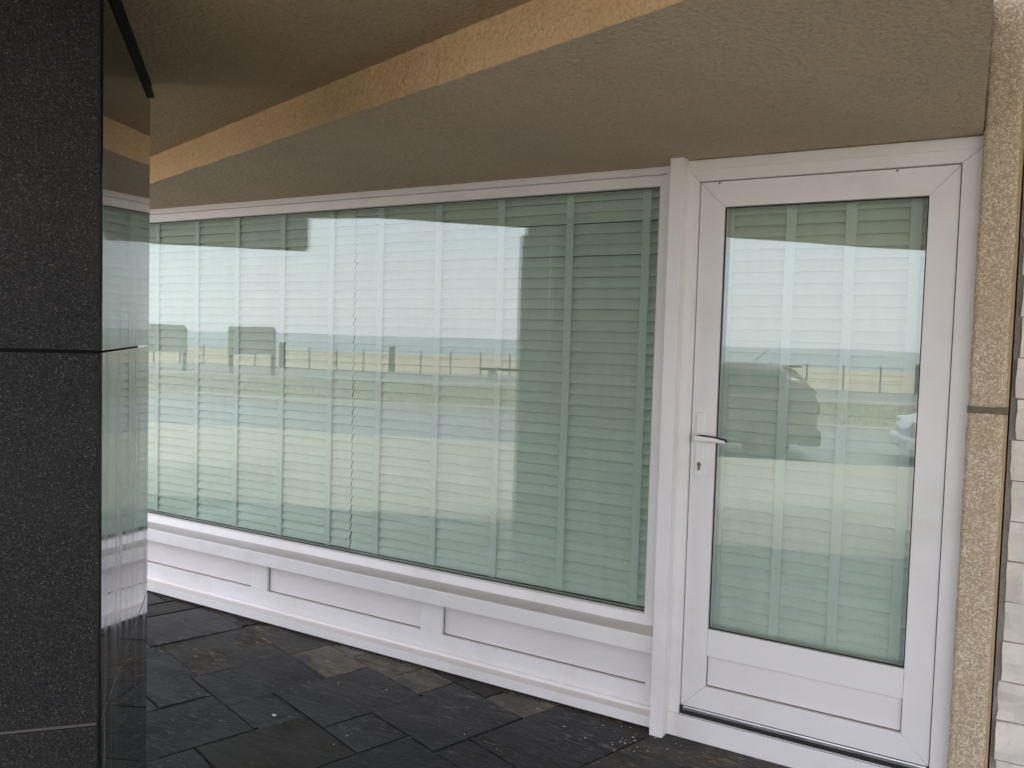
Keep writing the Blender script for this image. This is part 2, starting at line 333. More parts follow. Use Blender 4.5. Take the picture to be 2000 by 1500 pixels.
# ------------------------------------------------------------------ slate floor, tile by tile
bedpoly = [(-12, .35), (1.6, .35), (1.6, -5.2), (-12, -5.2)]
bm = bmesh.new()
cor = [uv(-12, -3.762), uv(2.2, -3.762)]
for p in (Vector((2.2, .30, 0)), Vector((-11.5, .30, 0)), cor[0], cor[1]): bm.verts.new((p.x, p.y, -.006))
bm.faces.new(bm.verts[:]); bmesh.ops.recalc_face_normals(bm, faces=bm.faces[:])
ex = bmesh.ops.extrude_face_region(bm, geom=bm.faces[:]); bmesh.ops.translate(bm, verts=[v for v in ex['geom'] if isinstance(v, bmesh.types.BMVert)], vec=(0, 0, -.25))
bmesh.ops.recalc_face_normals(bm, faces=bm.faces[:])
floor = struct(link('slate_floor', bm, 'grout'))
hand = [  # u0,u1,v0,v1,kind   (d dark, r rust-stained, p pale, g green)
 (-3.33,-2.83,-1.58,-1.135,'r'),(-3.33,-2.83,-2.03,-1.58,'d'),(-3.33,-2.82,-1.135,-.80,'r'),(-3.78,-3.33,-1.62,-1.135,'d'),(-3.62,-3.33,-1.95,-1.62,'p'),
 (-2.83,-2.45,-1.615,-1.135,'d'),(-2.82,-2.45,-1.135,-.91,'p'),(-2.82,-2.61,-.91,-.6,'p'),
 (-2.83,-2.59,-1.84,-1.615,'d'),(-2.83,-2.59,-2.08,-1.84,'d'),(-2.59,-2.17,-2.08,-1.615,'d'),
 (-2.45,-2.18,-1.615,-1.40,'d'),(-2.45,-2.02,-1.40,-.91,'d'),(-2.61,-2.285,-.91,-.5,'p'),(-2.285,-2.05,-.91,-.70,'p'),(-2.285,-2.05,-.70,-.4,'d'),
 (-2.17,-1.75,-1.86,-1.40,'g'),(-2.02,-1.585,-1.17,-.70,'d'),(-2.02,-1.75,-1.40,-1.17,'d'),(-1.75,-1.36,-1.62,-1.17,'d'),
 (-2.05,-1.84,-.70,-.3,'g'),(-1.84,-1.585,-.70,-.3,'p'),(-1.585,-1.15,-1.0,-.25,'d'),(-1.585,-1.15,-1.17,-1.0,'d'),(-1.15,-.62,-.85,-.1,'r'),(-2.17,-1.94,-2.2,-1.86,'d')]
S = .05; U0, U1, V0, V1 = -6.0, 2.1, -3.75, .9
nu, nv = int(round((U1-U0)/S)), int(round((V1-V0)/S))
occ = [[False]*nv for _ in range(nu)]
tiles = []
for (a, b, c, d, k) in hand:
    tiles.append((a, b, c, d, k))
    for i in range(max(0, int(round((a-U0)/S))), min(nu, int(round((b-U0)/S)))):
        for j in range(max(0, int(round((c-V0)/S))), min(nv, int(round((d-V0)/S)))): occ[i][j] = True
rnd = random.Random(11)
for i in range(nu):
    for j in range(nv):
        if occ[i][j]: continue
        wi = rnd.choice((5, 7, 9, 9)); wj = rnd.choice((5, 7, 9, 10, 12))
        mj = 0
        while mj < wj and j+mj < nv and not occ[i][j+mj]: mj += 1
        if j+mj < nv and not occ[i][j+mj]:                       # do not leave slivers
            k = 0
            while j+mj+k < nv and not occ[i][j+mj+k] and k < 4: k += 1
            if k < 3: mj += k
        mi = 1
        while mi < wi and i+mi < nu and not any(occ[i+mi][j:j+mj]): mi += 1
        for a in range(i, i+mi):
            for b in range(j, j+mj): occ[a][b] = True
        tiles.append((U0+i*S, U0+(i+mi)*S, V0+j*S, V0+(j+mj)*S, rnd.choice('dddddgrd')))
MATK = {'d': 'slate_dark', 'r': 'slate_rust', 'p': 'slate_pale', 'g': 'slate_green'}
def clip(poly, n, d):                                            # keep n.p <= d
    out = []
    for i in range(len(poly)):
        p, q = poly[i], poly[(i+1) % len(poly)]; a, b = n.dot(p)-d, n.dot(q)-d
        if a <= 0: out.append(p)
        if (a < 0) != (b < 0) and a != b: out.append(p+(q-p)*(a/(a-b)))
    return out
cnt = 0
for (a, b, c, d, k) in tiles:
    g = .0036
    pts = [uv(a+g+rnd.uniform(-.002, .003), c+g), uv(b-g, c+g+rnd.uniform(-.003, .003)), uv(b-g+rnd.uniform(-.003, .002), d-g), uv(a+g, d-g+rnd.uniform(-.003, .003))]
    pts = clip(pts, Vector((0, 1, 0)), .02); pts = clip(pts, Vector((1, 0, 0)), 1.9) if pts else pts
    if len(pts) < 3: continue
    ctr = sum(pts, Vector((0, 0, 0)))/len(pts)
    if ctr.x < -6.2 : continue
    wob = []
    for i in range(len(pts)):                                    # hand-cut edges
        p, q = pts[i], pts[(i+1) % len(pts)]; e_ = q-p; wob.append(p)
        if e_.length > .08:
            nn = Vector((-e_.y, e_.x, 0)).normalized()
            for t_ in (.22, .5, .78): wob.append(p+e_*(t_+rnd.uniform(-.06, .06))+nn*rnd.gauss(.0006, .0016))
    pts = wob
    h0 = rnd.uniform(-.0028, .0028); tx, ty = rnd.uniform(-.007, .007), rnd.uniform(-.007, .007)
    bm = bmesh.new()
    top = [bm.verts.new((p.x-ctr.x, p.y-ctr.y, h0+tx*(p.x-ctr.x)+ty*(p.y-ctr.y))) for p in pts]
    f = bm.faces.new(top); bmesh.ops.recalc_face_normals(bm, faces=[f])
    if f.normal.z < 0: f.normal_flip()
    e = bmesh.ops.inset_region(bm, faces=[f], thickness=.006, depth=0)
    outer = [v for v in bm.verts if v not in set(f.verts)]
    for v in outer: v.co.z -= .004+rnd.uniform(0, .002)
    be = [x for x in bm.edges if x.is_boundary]
    ex = bmesh.ops.extrude_edge_only(bm, edges=be)
    bmesh.ops.translate(bm, verts=[v for v in ex['geom'] if isinstance(v, bmesh.types.BMVert)], vec=(0, 0, -.02))
    o = link('slate_tile', bm, MATK[k], floor); o.matrix_parent_inverse = Matrix(); o.location = ctr
    cnt += 1
print('tiles', cnt)

# ------------------------------------------------------------------ building wall behind the shopfront, dim room
SOF, CEI = 2.30, 2.423
wall = struct(box('building_wall', -12, -.02, .22, .5, SOF+.002, 3.6, 'render_cream'))
room = struct(box('room_wall', -9, .4, 3.2, 3.3, -.2, 3.2, 'room'))
struct(box('room_floor', -9, .4, .34, 3.2, -.2, .0, 'room')); struct(box('room_ceiling', -9, .4, .52, 3.2, 2.5, 2.6, 'room'))
struct(box('room_side_wall', .41, .5, .34, 3.2, -.2, 2.6, 'room')); struct(box('room_end_wall', -9.1, -9, .34, 3.2, -.2, 2.6, 'room'))

# ------------------------------------------------------------------ canopy
can = thing('canopy', 'brown stucco canopy over the shopfront, stepped soffit with an ochre riser', 'canopy', (-2.5, -1, SOF))
RA, RB = Vector((-3.77, -.502)), Vector((-.665, -1.492)); rd = (RB-RA).normalized()
def on_riser(x): return RA.y+(RB.y-RA.y)*(x-RA.x)/(RB.x-RA.x)
EA, EB = Vector((-3.99, -1.196)), Vector((-.745, -4.494))
def on_edge(x): return EA.y+(EB.y-EA.y)*(x-EA.x)/(EB.x-EA.x)
def xend(y): return -.158-.053*y                                  # right end of the canopy, beside the pebble pillar
def meet(f):
    x = 0.
    for _ in range(60): x = xend(f(x))
    return x
xe = meet(on_riser); xq = meet(on_edge)
# lower soffit block, its lip left rough by hand
def wavy_poly(x0, x1, f, n, amp): return [Vector((x0+(x1-x0)*i/n, f(x0+(x1-x0)*i/n)+amp*(noise.noise(Vector((i*.9, 3.3, 0)))+.6*noise.noise(Vector((i*3.1, 8, 0)))))) for i in range(n+1)]
xl = RA.x+( .215-RA.y)*(RB.x-RA.x)/(RB.y-RA.y)
lip = wavy_poly(xl, xe, on_riser, 160, .0035)
bm = bmesh.new()
lo = [bm.verts.new((p.x, p.y, SOF+.004*noise.noise(Vector((p.x*6, 1, 0))))) for p in lip]
b0 = bm.verts.new((xend(.215), .215, SOF)); b1 = bm.verts.new((xl, .2151, SOF))
f = bm.faces.new(lo+[b0]); bmesh.ops.triangulate(bm, faces=[f])
bmesh.ops.delete(bm, geom=[b1], context='VERTS')
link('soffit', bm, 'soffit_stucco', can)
bm = bmesh.new(); prev = None
for i, p in enumerate(lip):
    ring = [bm.verts.new((p.x, p.y, SOF+.004*noise.noise(Vector((p.x*6, 1, 0))))), bm.verts.new((p.x-.002, p.y-.005, SOF+.006)),
            bm.verts.new((p.x-.002, p.y-.004+.003*noise.noise(Vector((p.x*7, 2, 0))), SOF+.07)), bm.verts.new((p.x-.002, p.y-.006, CEI-.008)), bm.verts.new((p.x-.004, p.y-.014, CEI+.0005))]
    if prev:
        for a in range(4): bm.faces.new((prev[a], ring[a], ring[a+1], prev[a+1]))
    prev = ring
bmesh.ops.recalc_face_normals(bm, faces=bm.faces[:])
link('riser', bm, 'riser_stucco', can, smooth=True)
xr = EA.x+(.215-EA.y)*(EB.x-EA.x)/(EB.y-EA.y)
bm = bmesh.new()
pts = [(xl, .214)]+[(p.x, p.y+.03) for p in lip[::20]]+[(xq, on_edge(xq)), (xr, .214)]
f = bm.faces.new([bm.verts.new((x, y, CEI)) for x, y in pts]); bmesh.ops.triangulate(bm, faces=[f])
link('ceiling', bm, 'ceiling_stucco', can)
ed = (EB-EA).normalized(); on = Vector((-ed.y, ed.x)); on = on if on.y < 0 else -on
def pe(x, k): return (x+on.x*k, on_edge(x)+on.y*k)
prism('fascia', [(xr, .214), (xq, on_edge(xq)), pe(xq, .03), pe(xr-.02, .03)], 'z', CEI-.012, CEI+.30, 'render_cream', can)
prism('end_fascia', [(xend(-.06)-.03, -.06), (xend(-.06)-.001, -.06), (xe-.001, on_riser(xe)), (xe-.03, on_riser(xe))], 'z', SOF+.004, CEI+.30, 'render_cream', can)
prism('roof_slab', [(xr, .214), (xend(.2)-.001, .214), (xq-.001, on_edge(xq))], 'z', CEI+.004, CEI+.29, 'render_grey', can)

box('shade_slab', -.13, 5.2, -3.9, .2, 3.0, 3.3, 'ceiling_stucco', can)      # unseen slab, added to shade the door top and the pillar
# neighbouring bay's canopy, seen in the glass only
C = Vector((-6.25, -2.86)); a1 = Vector((-.72, .694)); a2 = Vector((.694, .72))
nb = thing('neighbouring_canopy', 'square-ended canopy of the next bay mirrored at the window\'s upper left', 'canopy', (-7, -2, 2.43))
P = [C, C+a1*4.2, C+a1*4.2+a2*2.6, C+a2*2.6]
prism('roof_slab', [tuple(p) for p in P], 'z', 2.43, 3.3, 'render_grey', nb)
P2 = [C+a1*.02+a2*-.02, C+a1*.02+a2*-.06, C+a1*4.2+a2*-.06, C+a1*4.2+a2*-.02]
prism('fascia', [tuple(p) for p in P2], 'z', 2.41, 3.3, 'render_cream', nb)

# ------------------------------------------------------------------ granite column
N = Vector((-1.845, -2.03)); Fp = Vector((-2.63, -1.335)); e1 = (Fp-N).normalized(); e2 = Vector((-e1.y, e1.x)); e2 = e2 if e2.y < 0 else -e2
LW, LD = (Fp-N).length, 1.10
cl = thing('granite_column', 'square black granite column with polished flank, standing turned in front of the window', 'column', (N.x-.75, N.y, 0))
def colbox(name, s0, s1, t0, t1, z0, z1, mat, bev=0):
    """s along the polished flank (from the near corner), t along the flamed front"""
    T = Matrix(((e1.x, e2.x, 0, N.x), (e1.y, e2.y, 0, N.y), (0, 0, 1, 0), (0, 0, 0, 1)))
    return box(name, s0, s1, t0, t1, z0, z1, mat, cl, bev, T)
colbox('core', .032, LW-.032, .032, LD-.032, 0, CEI, 'joint_black')
zs = [0, .648, 1.522, 2.372]
for i in range(3):
    z0, z1 = zs[i]+.0025, zs[i+1]-.0025
    # flank slabs run to the corners, the front slabs stop behind them
    o = colbox('flank_panel', .0, LW, .0, .03, z0, z1, 'polished_granite', .0012)
    colbox('front_panel', -.0305, -.0005, .004, LD, z0+(.0015 if i else 0), z1-.0015, 'flamed_granite', .0015)
    colbox('flank_panel', .0, LW, LD-.03, LD, z0, z1, 'polished_granite', .0012)
    colbox('rear_panel', LW-.0305, LW-.0005, .032, LD-.032, z0, z1, 'flamed_granite', .0015)
colbox('joint_filler', -.0265, -.0006, .006, LD-.03, zs[1]-.0035, zs[1]+.0035, 'grout_pale')
colbox('joint_filler', -.022, -.0006, .006, LD-.03, zs[2]-.006, zs[2]+.006, 'joint_black')
# metal edge trim closing the top of the flank
colbox('edge_trim', -.028, LW+.006, -.012, .028, 2.374, 2.388, 'black_trim', .002)
colbox('edge_trim', -.006, LW+.004, -.004, .02, 2.3885, CEI-.001, 'black_trim', .002)

# ------------------------------------------------------------------ shop window
def X(az, y): return az*(D+y)
def Z(e, y): return EYE+e*(D+y)
YF, YG = .105, .128
WL = -5.35
gx1, gz0, gz1 = X(-.3918, YG), Z(-.3367, YG), Z(.1914, YG)
gx0 = WL+.09
win = thing('shop_window', 'wide white-framed fixed shop window with panelled base left of the door', 'window', ((WL-1.2)/2, .1, 0))
# outer frame: mitred head and jambs, two steps deep
fo, fi = SOF-.001, gz1+.045
def mitre_bar(name, a0, a1, b0, b1, y0, y1, mat, parent):      # a = outer edge ends, b = inner edge ends, (x,z)
    g = .0006
    return prism(name, [a0, a1, b1, b0], 'y', y0, y1, mat, parent, .0015)
jx = X(-.3828, -.05)+.03
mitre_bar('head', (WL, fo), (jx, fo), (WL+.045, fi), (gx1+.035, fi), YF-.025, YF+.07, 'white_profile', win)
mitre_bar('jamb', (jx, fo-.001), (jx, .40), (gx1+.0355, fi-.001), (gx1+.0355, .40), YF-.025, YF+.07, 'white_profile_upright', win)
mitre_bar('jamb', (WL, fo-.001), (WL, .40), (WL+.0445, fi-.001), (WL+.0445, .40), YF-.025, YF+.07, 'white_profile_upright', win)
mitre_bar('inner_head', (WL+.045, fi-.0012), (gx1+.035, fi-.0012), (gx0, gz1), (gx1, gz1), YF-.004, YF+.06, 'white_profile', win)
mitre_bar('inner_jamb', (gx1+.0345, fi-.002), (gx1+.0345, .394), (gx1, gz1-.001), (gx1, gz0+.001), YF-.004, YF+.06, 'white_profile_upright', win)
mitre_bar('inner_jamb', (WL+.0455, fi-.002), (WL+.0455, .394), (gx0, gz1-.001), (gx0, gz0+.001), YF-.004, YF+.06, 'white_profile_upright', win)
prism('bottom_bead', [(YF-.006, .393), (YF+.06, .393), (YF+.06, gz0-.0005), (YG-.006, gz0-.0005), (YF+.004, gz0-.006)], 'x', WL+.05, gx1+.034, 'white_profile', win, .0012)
pane = box('pane', gx0-.012, gx1+.012, YG, YG+.024, gz0-.012, gz1+.012, 'window_glass', win)
for nm, (xa, xb, za, zb) in {'t': (gx0, gx1, gz1-.0045, gz1-.0008), 'b': (gx0, gx1, gz0+.0004, gz0+.005), 'r': (gx1-.004, gx1-.0006, gz0+.0055, gz1-.005), 'l': (gx0+.0006, gx0+.004, gz0+.0055, gz1-.005)}.items():
    box('gasket', xa, xb, YG-.004, YG-.0008, za, zb, 'gasket', win)
# sill rail, recessed panels, base board
px1 = X(-.3828, -.05)+.002
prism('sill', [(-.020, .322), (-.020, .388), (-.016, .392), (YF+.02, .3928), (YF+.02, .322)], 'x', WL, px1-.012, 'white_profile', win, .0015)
YP = .067
stile_x = [(-4.83, -4.706), (-3.650, -3.523), (-2.467, -2.340), (-1.295, px1+.05)]
zb, zt = .150, .300
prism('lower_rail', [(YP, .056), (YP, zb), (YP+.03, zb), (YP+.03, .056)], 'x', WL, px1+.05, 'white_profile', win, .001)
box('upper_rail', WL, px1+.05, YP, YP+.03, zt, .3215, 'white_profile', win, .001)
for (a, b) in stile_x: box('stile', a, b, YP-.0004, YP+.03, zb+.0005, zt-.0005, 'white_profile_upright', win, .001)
for (a, b) in ((-4.706, -3.650), (-3.523, -2.467), (-2.340, -1.295)):
    box('panel', a-.01, b+.01, YP+.020, YP+.028, zb-.01, zt+.01, 'white_panel', win)
    box('panel_joint', a+.0005, b-.0005, YP+.0165, YP+.0198, zb+.0004, zb+.0042, 'joint_grey', win)
    box('panel_joint', a+.0004, a+.0036, YP+.0165, YP+.0198, zb+.0044, zt-.0005, 'joint_grey', win)
box('panel', WL, -4.83, YP+.020, YP+.028, zb-.01, zt+.01, 'white_panel', win)
bm = bmesh.new(); k = 5
poly = [(YP-.0005, .0535)]+[(YP-.0005-.013*math.cos(t*math.pi/2/k)*1, .0535+.016*math.sin(t*math.pi/2/k)) for t in range(k+1)]
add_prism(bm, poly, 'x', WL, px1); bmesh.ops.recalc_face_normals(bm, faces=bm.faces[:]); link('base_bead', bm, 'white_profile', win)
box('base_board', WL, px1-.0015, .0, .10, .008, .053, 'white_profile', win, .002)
box('base_packer', WL, px1-.01, .012, .09, -.005, .0075, 'gap_dark', win)
# mullion cover post between window and door
px0, pxr = X(-.3828, -.05), X(-.3657, -.05)
box('cover_post', px0, pxr, -.05, .099, .002, SOF+.006, 'white_profile_upright', win, .003)

# ------------------------------------------------------------------ entrance door
YD, YL, YDG = .010, .026, .045
dr = thing('entrance_door', 'white glazed door with lever handle and kick panel beside the pebble pillar', 'door', (-.67, .05, 0))
lx0, lx1, lz0, lz1 = X(-.3428, YL), X(-.0667, YL), Z(-.4432, YL), Z(.1933, YL)
dgx0, dgx1, dgz0, dgz1 = X(-.3114, YDG), X(-.0947, YDG), Z(-.3412, YDG), Z(.1622, YDG)
fr = box('door_frame', pxr-.04, lx0-.004, YD, YD+.07, .095, 2.2, 'white_profile_upright', dr, .0015); bpy.data.objects.remove(fr)
xo0, xo1, zo = pxr-.03, -.11, SOF-.002
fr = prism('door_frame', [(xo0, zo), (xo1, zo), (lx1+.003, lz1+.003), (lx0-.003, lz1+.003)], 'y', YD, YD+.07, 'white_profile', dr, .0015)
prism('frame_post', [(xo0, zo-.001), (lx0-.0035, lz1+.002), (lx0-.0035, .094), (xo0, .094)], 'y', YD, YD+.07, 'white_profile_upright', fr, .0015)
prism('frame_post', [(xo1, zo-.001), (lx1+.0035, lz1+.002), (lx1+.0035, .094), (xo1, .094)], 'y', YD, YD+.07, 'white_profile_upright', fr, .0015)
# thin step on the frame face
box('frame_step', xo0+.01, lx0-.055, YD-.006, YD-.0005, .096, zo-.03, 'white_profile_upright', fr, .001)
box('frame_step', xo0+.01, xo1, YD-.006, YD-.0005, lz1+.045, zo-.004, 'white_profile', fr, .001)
box('frame_backing', lx0-.0034, lx1+.0034, YD+.05, YD+.07, .10, lz1+.0028, 'gap_dark', fr)
bpy.data.objects.remove(bpy.data.objects['frame_backing'])
lf = thing('leaf', '', ''); del lf['label'], lf['category']; lf.location = ((lx0+lx1)/2, YL, lz0); lf.parent = dr; lf.matrix_parent_inverse = Matrix.Translation(-dr.location)
def leafpart(o):
    o.parent = lf; o.matrix_parent_inverse = Matrix.Translation(-lf.location); return o
t = .0015; k0 = dgx0; k1 = dgx1
ly0, ly1 = YL, YL+.055
mr = Z(-.3761, YL); kb = Z(-.414, YL)
leafpart(prism('stile', [(lx0, lz1), (k0, dgz1), (k0, kb), (lx0, lz0)], 'y', ly0, ly1, 'white_profile_upright', None, t))
leafpart(prism('stile', [(lx1, lz1), (k1, dgz1), (k1, kb), (lx1, lz0)], 'y', ly0, ly1, 'white_profile_upright', None, t))
leafpart(prism('top_rail', [(lx0+.0012, lz1), (lx1-.0012, lz1), (k1, dgz1+.0008), (k0, dgz1+.0008)], 'y', ly0, ly1, 'white_profile', None, t))
leafpart(prism('bottom_rail', [(lx0+.0012, lz0), (lx1-.0012, lz0), (k1, kb-.0008), (k0, kb-.0008)], 'y', ly0, ly1, 'white_profile', None, t))
leafpart(box('lock_rail', k0+.0008, k1-.0008, ly0+.0006, ly1, mr, dgz0, 'white_profile', None, t))
leafpart(box('kick_panel', k0-.01, k1+.01, YL+.016, YL+.026, kb-.01, mr+.01, 'white_panel'))
leafpart(box('pane', k0-.01, k1+.01, YDG, YDG+.024, dgz0-.01, dgz1+.01, 'window_glass'))
for xa, xb, za, zb_ in ((k0, k1, dgz1-.0045, dgz1-.0005), (k0, k1, dgz0+.0004, dgz0+.005), (k0+.0005, k0+.0045, dgz0+.0055, dgz1-.005), (k1-.0045, k1-.0005, dgz0+.0055, dgz1-.005)):
    leafpart(box('gasket', xa, xb, YDG-.006, YDG-.0008, za, zb_, 'gasket'))
for xa, xb, za, zb_ in ((k0+.0005, k1-.0005, mr-.0035, mr-.0004), (k0+.0005, k1-.0005, kb+.0004, kb+.0038), (k0+.0005, k0+.0035, kb+.004, mr-.0037), (k1-.0035, k1-.0005, kb+.004, mr-.0037)):
    leafpart(box('panel_joint', xa, xb, YL+.0125, YL+.0158, za, zb_, 'joint_grey'))
# handle
def rounded(cx, cz, w, h_, r, n=6):
    P_ = []
    for (sx, sz, a0) in ((1, 1, 0), (-1, 1, 90), (-1, -1, 180), (1, -1, 270)):
        for i in range(n+1):
            a = R(a0+90*i/n); P_.append((cx+sx*(w/2-r)+r*math.cos(a), cz+sz*(h_/2-r)+r*math.sin(a)))
    return P_
hx, hz = X(-.331, YL), 1.184
plate = leafpart(prism('handle_plate', rounded(hx, hz, .036, .262, .017), 'y', YL-.009, YL-.0002, 'lacquer', None, .002))
bm = bmesh.new()
lz = 1.214
add_tube(bm, (hx, YL-.008, lz), (hx, YL-.045, lz), .010, 14)
lev = leafpart(link('handle_neck', bm, 'lacquer', None, True))
prof_ = [(hx-.011, lz+.010), (hx+.02, lz+.0115), (hx+.07, lz+.008), (hx+.112, lz+.000), (hx+.116, lz-.008), (hx+.112, lz-.013), (hx+.06, lz-.010), (hx+.02, lz-.011), (hx-.010, lz-.011)]
leafpart(prism('handle_lever', prof_, 'y', YL-.052, YL-.036, 'lacquer', None, .003))
# bare metal showing along the worn top edge of the lever
wear = [(hx-.004, lz+.0128), (hx+.02, lz+.0138), (hx+.07, lz+.0105), (hx+.113, lz+.0030), (hx+.1175, lz-.007), (hx+.1165, lz-.008), (hx+.111, lz-.0005), (hx+.07, lz+.0068), (hx+.02, lz+.0095)]
leafpart(prism('worn_edge', wear, 'y', YL-.0545, YL-.034, 'gap_dark'))
bm = bmesh.new(); add_tube(bm, (hx, YL-.008, hz-.076), (hx, YL-.0115, hz-.076), .0085, 16); add_box(bm, hx-.005, hx+.005, YL-.0115, YL-.008, hz-.100, hz-.082)
leafpart(link('lock_cylinder', bm, 'steel'))
box_ = leafpart(box('keyhole', hx-.0012, hx+.0012, YL-.0125, YL-.0117, hz-.082, hz-.071, 'gap_dark'))
# drip bar, gap and threshold
leafpart(box('drip_bar', lx0+.012, lx1-.004, YL-.010, YL-.0005, lz0-.0145, lz0-.0006, 'aluminium', None, .002))
box('rebate', lx0-.004, lx1+.004, YD+.012, YD+.07, .0945, lz0-.001, 'gap_dark', dr)
box('threshold', pxr+.0005, -.165, -.002, .09, .004, .094, 'white_profile', dr, .002)
box('threshold_strip', lx0, lx1, .004, .012, .0945, .0985, 'aluminium', dr, .0008)
# small screw caps on the head of the frame
for x in (X(-.322, YD), X(-.128, YD)): tube('screw_cap', (x, YL-.0004, lz1-.006), (x, YL-.0025, lz1-.006), .004, 'steel', dr, 8)

# ------------------------------------------------------------------ blinds
def slat_mesh(length, width, tilt):
    bm = bmesh.new(); n = 5; th = .0026; ring = []
    for k in range(n): s = (k/(n-1)-.5)*width; ring.append((s, .0022*(1-(2*k/(n-1)-1)**2)))
    pr = [(s, c+th/2) for s, c in ring]+[(s, c-th/2) for s, c in ring[::-1]]
    # lower edge towards the glass (-y), upper edge into the room
    ca, sa = math.cos(tilt), math.sin(tilt)
    poly = [(-(-s*ca)+(-c)*sa*1., s*sa+c*ca) for s, c in pr]
    add_prism(bm, poly, 'x', -length/2, length/2); bmesh.ops.recalc_face_normals(bm, faces=bm.faces[:])
    me = bpy.data.meshes.new('slat'); bm.to_mesh(me); bm.free(); me.materials.append(M['slat']); return me
def blind(label, x0, x1, y, z0, z1, pitch, phase, tapes, tilt=R(69), width=.0515, tape_w=.038, seed=1):
    r_ = random.Random(seed); root = thing('venetian_blind', label, 'blind', ((x0+x1)/2, y, z1), 'white slatted blinds behind the glass')
    me = slat_mesh(x1-x0, width, tilt); z = phase
    while z > z0: z -= pitch
    z += pitch
    while z < z1-.02:
        o = bpy.data.objects.new('slat', me); col.objects.link(o); o.parent = root
        o.location = (r_.uniform(-.0015, .0015), r_.uniform(-.001, .001), z-z1+r_.uniform(-.0012, .0012)); o.rotation_euler = (R(r_.gauss(0, 1.9)), R(r_.uniform(-.06, .06)), 0)
        z += pitch
    yo = y-width/2*math.cos(tilt)-.0045
    for tx in tapes:
        bm = bmesh.new(); n = 40; g = []
        for i in range(n+1):
            zz = z0+(z1-z0)*i/n; w = .0012*noise.noise(Vector((tx*7, zz*2.2, seed))); yy = yo+.0012*math.sin(zz/pitch*2*math.pi)
            g.append([bm.verts.new((tx-tape_w/2+w, yy, zz)), bm.verts.new((tx+tape_w/2+w, yy, zz)), bm.verts.new((tx+tape_w/2+w, yy-.001, zz)), bm.verts.new((tx-tape_w/2+w, yy-.001, zz))])
        for i in range(n):
            for a in range(4): bm.faces.new((g[i][a], g[i][(a+1) % 4], g[i+1][(a+1) % 4], g[i+1][a]))
        bmesh.ops.recalc_face_normals(bm, faces=bm.faces[:]); link('ladder_tape', bm, 'tape', root)
    box('head_rail', x0, x1, y-.028, y+.028, z1+.002, z1+.05, 'slat', root, .002)
    box('bottom_rail', x0, x1, y-.012, y+.012, z0-.035, z0-.012, 'slat', root, .003)
    return root
YB = .225
azt = [-4.573, -4.211, -3.869, -3.51, -3.152, -2.821, -2.461, -2.108, -1.751, -1.391]
tx_ = [a/3.40*(D+YB) for a in azt]
xs = -2.996/3.40*(D+YB)
zref = EYE+(2.143-EYE)/3.40*(D+YB-.02)+.024
blind('white slatted blind with wide tapes in the left part of the shop window', WL-.1, xs-.004, YB, gz0-.01, 2.275, .0478, zref, tx_[:5]+[tx_[0]-.367], seed=3)
blind('white slatted blind with wide tapes in the right part of the shop window', xs+.004, -1.20, YB, gz0-.01, 2.275, .0478, zref, tx_[5:], seed=4)
YBD = .128
blind('white slatted blind behind the door glass', -1.085, -.225, YBD, dgz0-.03, 2.16, .0447, .978+.02, [a/3.40*(D+YBD-.02) for a in (-1.044, -.802, -.583, -.362)], seed=5)
# wall between the two blinds (behind frame) so that no light leaks round the frame
struct(box('room_pier', -1.20, -1.09, .2, .33, 0, 2.3, 'room'))

# ------------------------------------------------------------------ pebble pillar
pil = thing('pebble_pillar', 'narrow pier of exposed pebble aggregate between door and white stone wall', 'pillar', (-.1, 0, 0))
def pebble_slab(z0, z1, x0, x1, y, seed):
    bm = bmesh.new(); st = .0048; nx = int((x1-x0)/st); nz = int((z1-z0)/st); g = {}
    for i in range(nx+1):
        for j in range(nz+1):
            x, z = x0+(x1-x0)*i/nx, z0+(z1-z0)*j/nz
            d = noise.voronoi(Vector((x*105, seed, z*105)))[0]
            ed = min(i, nx-i, j, nz-j); rnd_ = {0: .010, 1: .004, 2: .001}.get(ed, 0)
            yy = y-.0032*(1-min(1, d[0]*1.3))+.003*noise.noise(Vector((x*20, 5, z*20)))+rnd_
            xx = x+(.003*noise.noise(Vector((z*25, i, seed))) if i in (0, nx) else 0)
            zz = z+(.006*noise.noise(Vector((x*30, j, seed))) if j in (0, nz) else 0)
            g[i, j] = bm.verts.new((xx, yy, zz))
    for i in range(nx):
        for j in range(nz): bm.faces.new((g[i, j], g[i+1, j], g[i+1, j+1], g[i, j+1]))
    be = [e for e in bm.edges if e.is_boundary]; ex = bmesh.ops.extrude_edge_only(bm, edges=be)
    for v in ex['geom']:
        if isinstance(v, bmesh.types.BMVert): v.co.y = y+.03
    bmesh.ops.recalc_face_normals(bm, faces=bm.faces[:])
    return link('pebble_slab', bm, 'aggregate', pil, smooth=True)
PX0, PX1 = -.157, -.049
pebble_slab(-.02, 1.384, PX0, PX1, -.045, 1.7); pebble_slab(1.398, 3.9, PX0+.002, PX1, -.047, 9.3)
box('backing', PX0+.004, PX1+.009, -.035, .2, -.02, 3.9, 'aggregate_edge', pil)
box('mortar_joint', PX0-.001, PX1+.0095, -.042, -.0355, 1.378, 1.404, 'mortar_brown', pil)
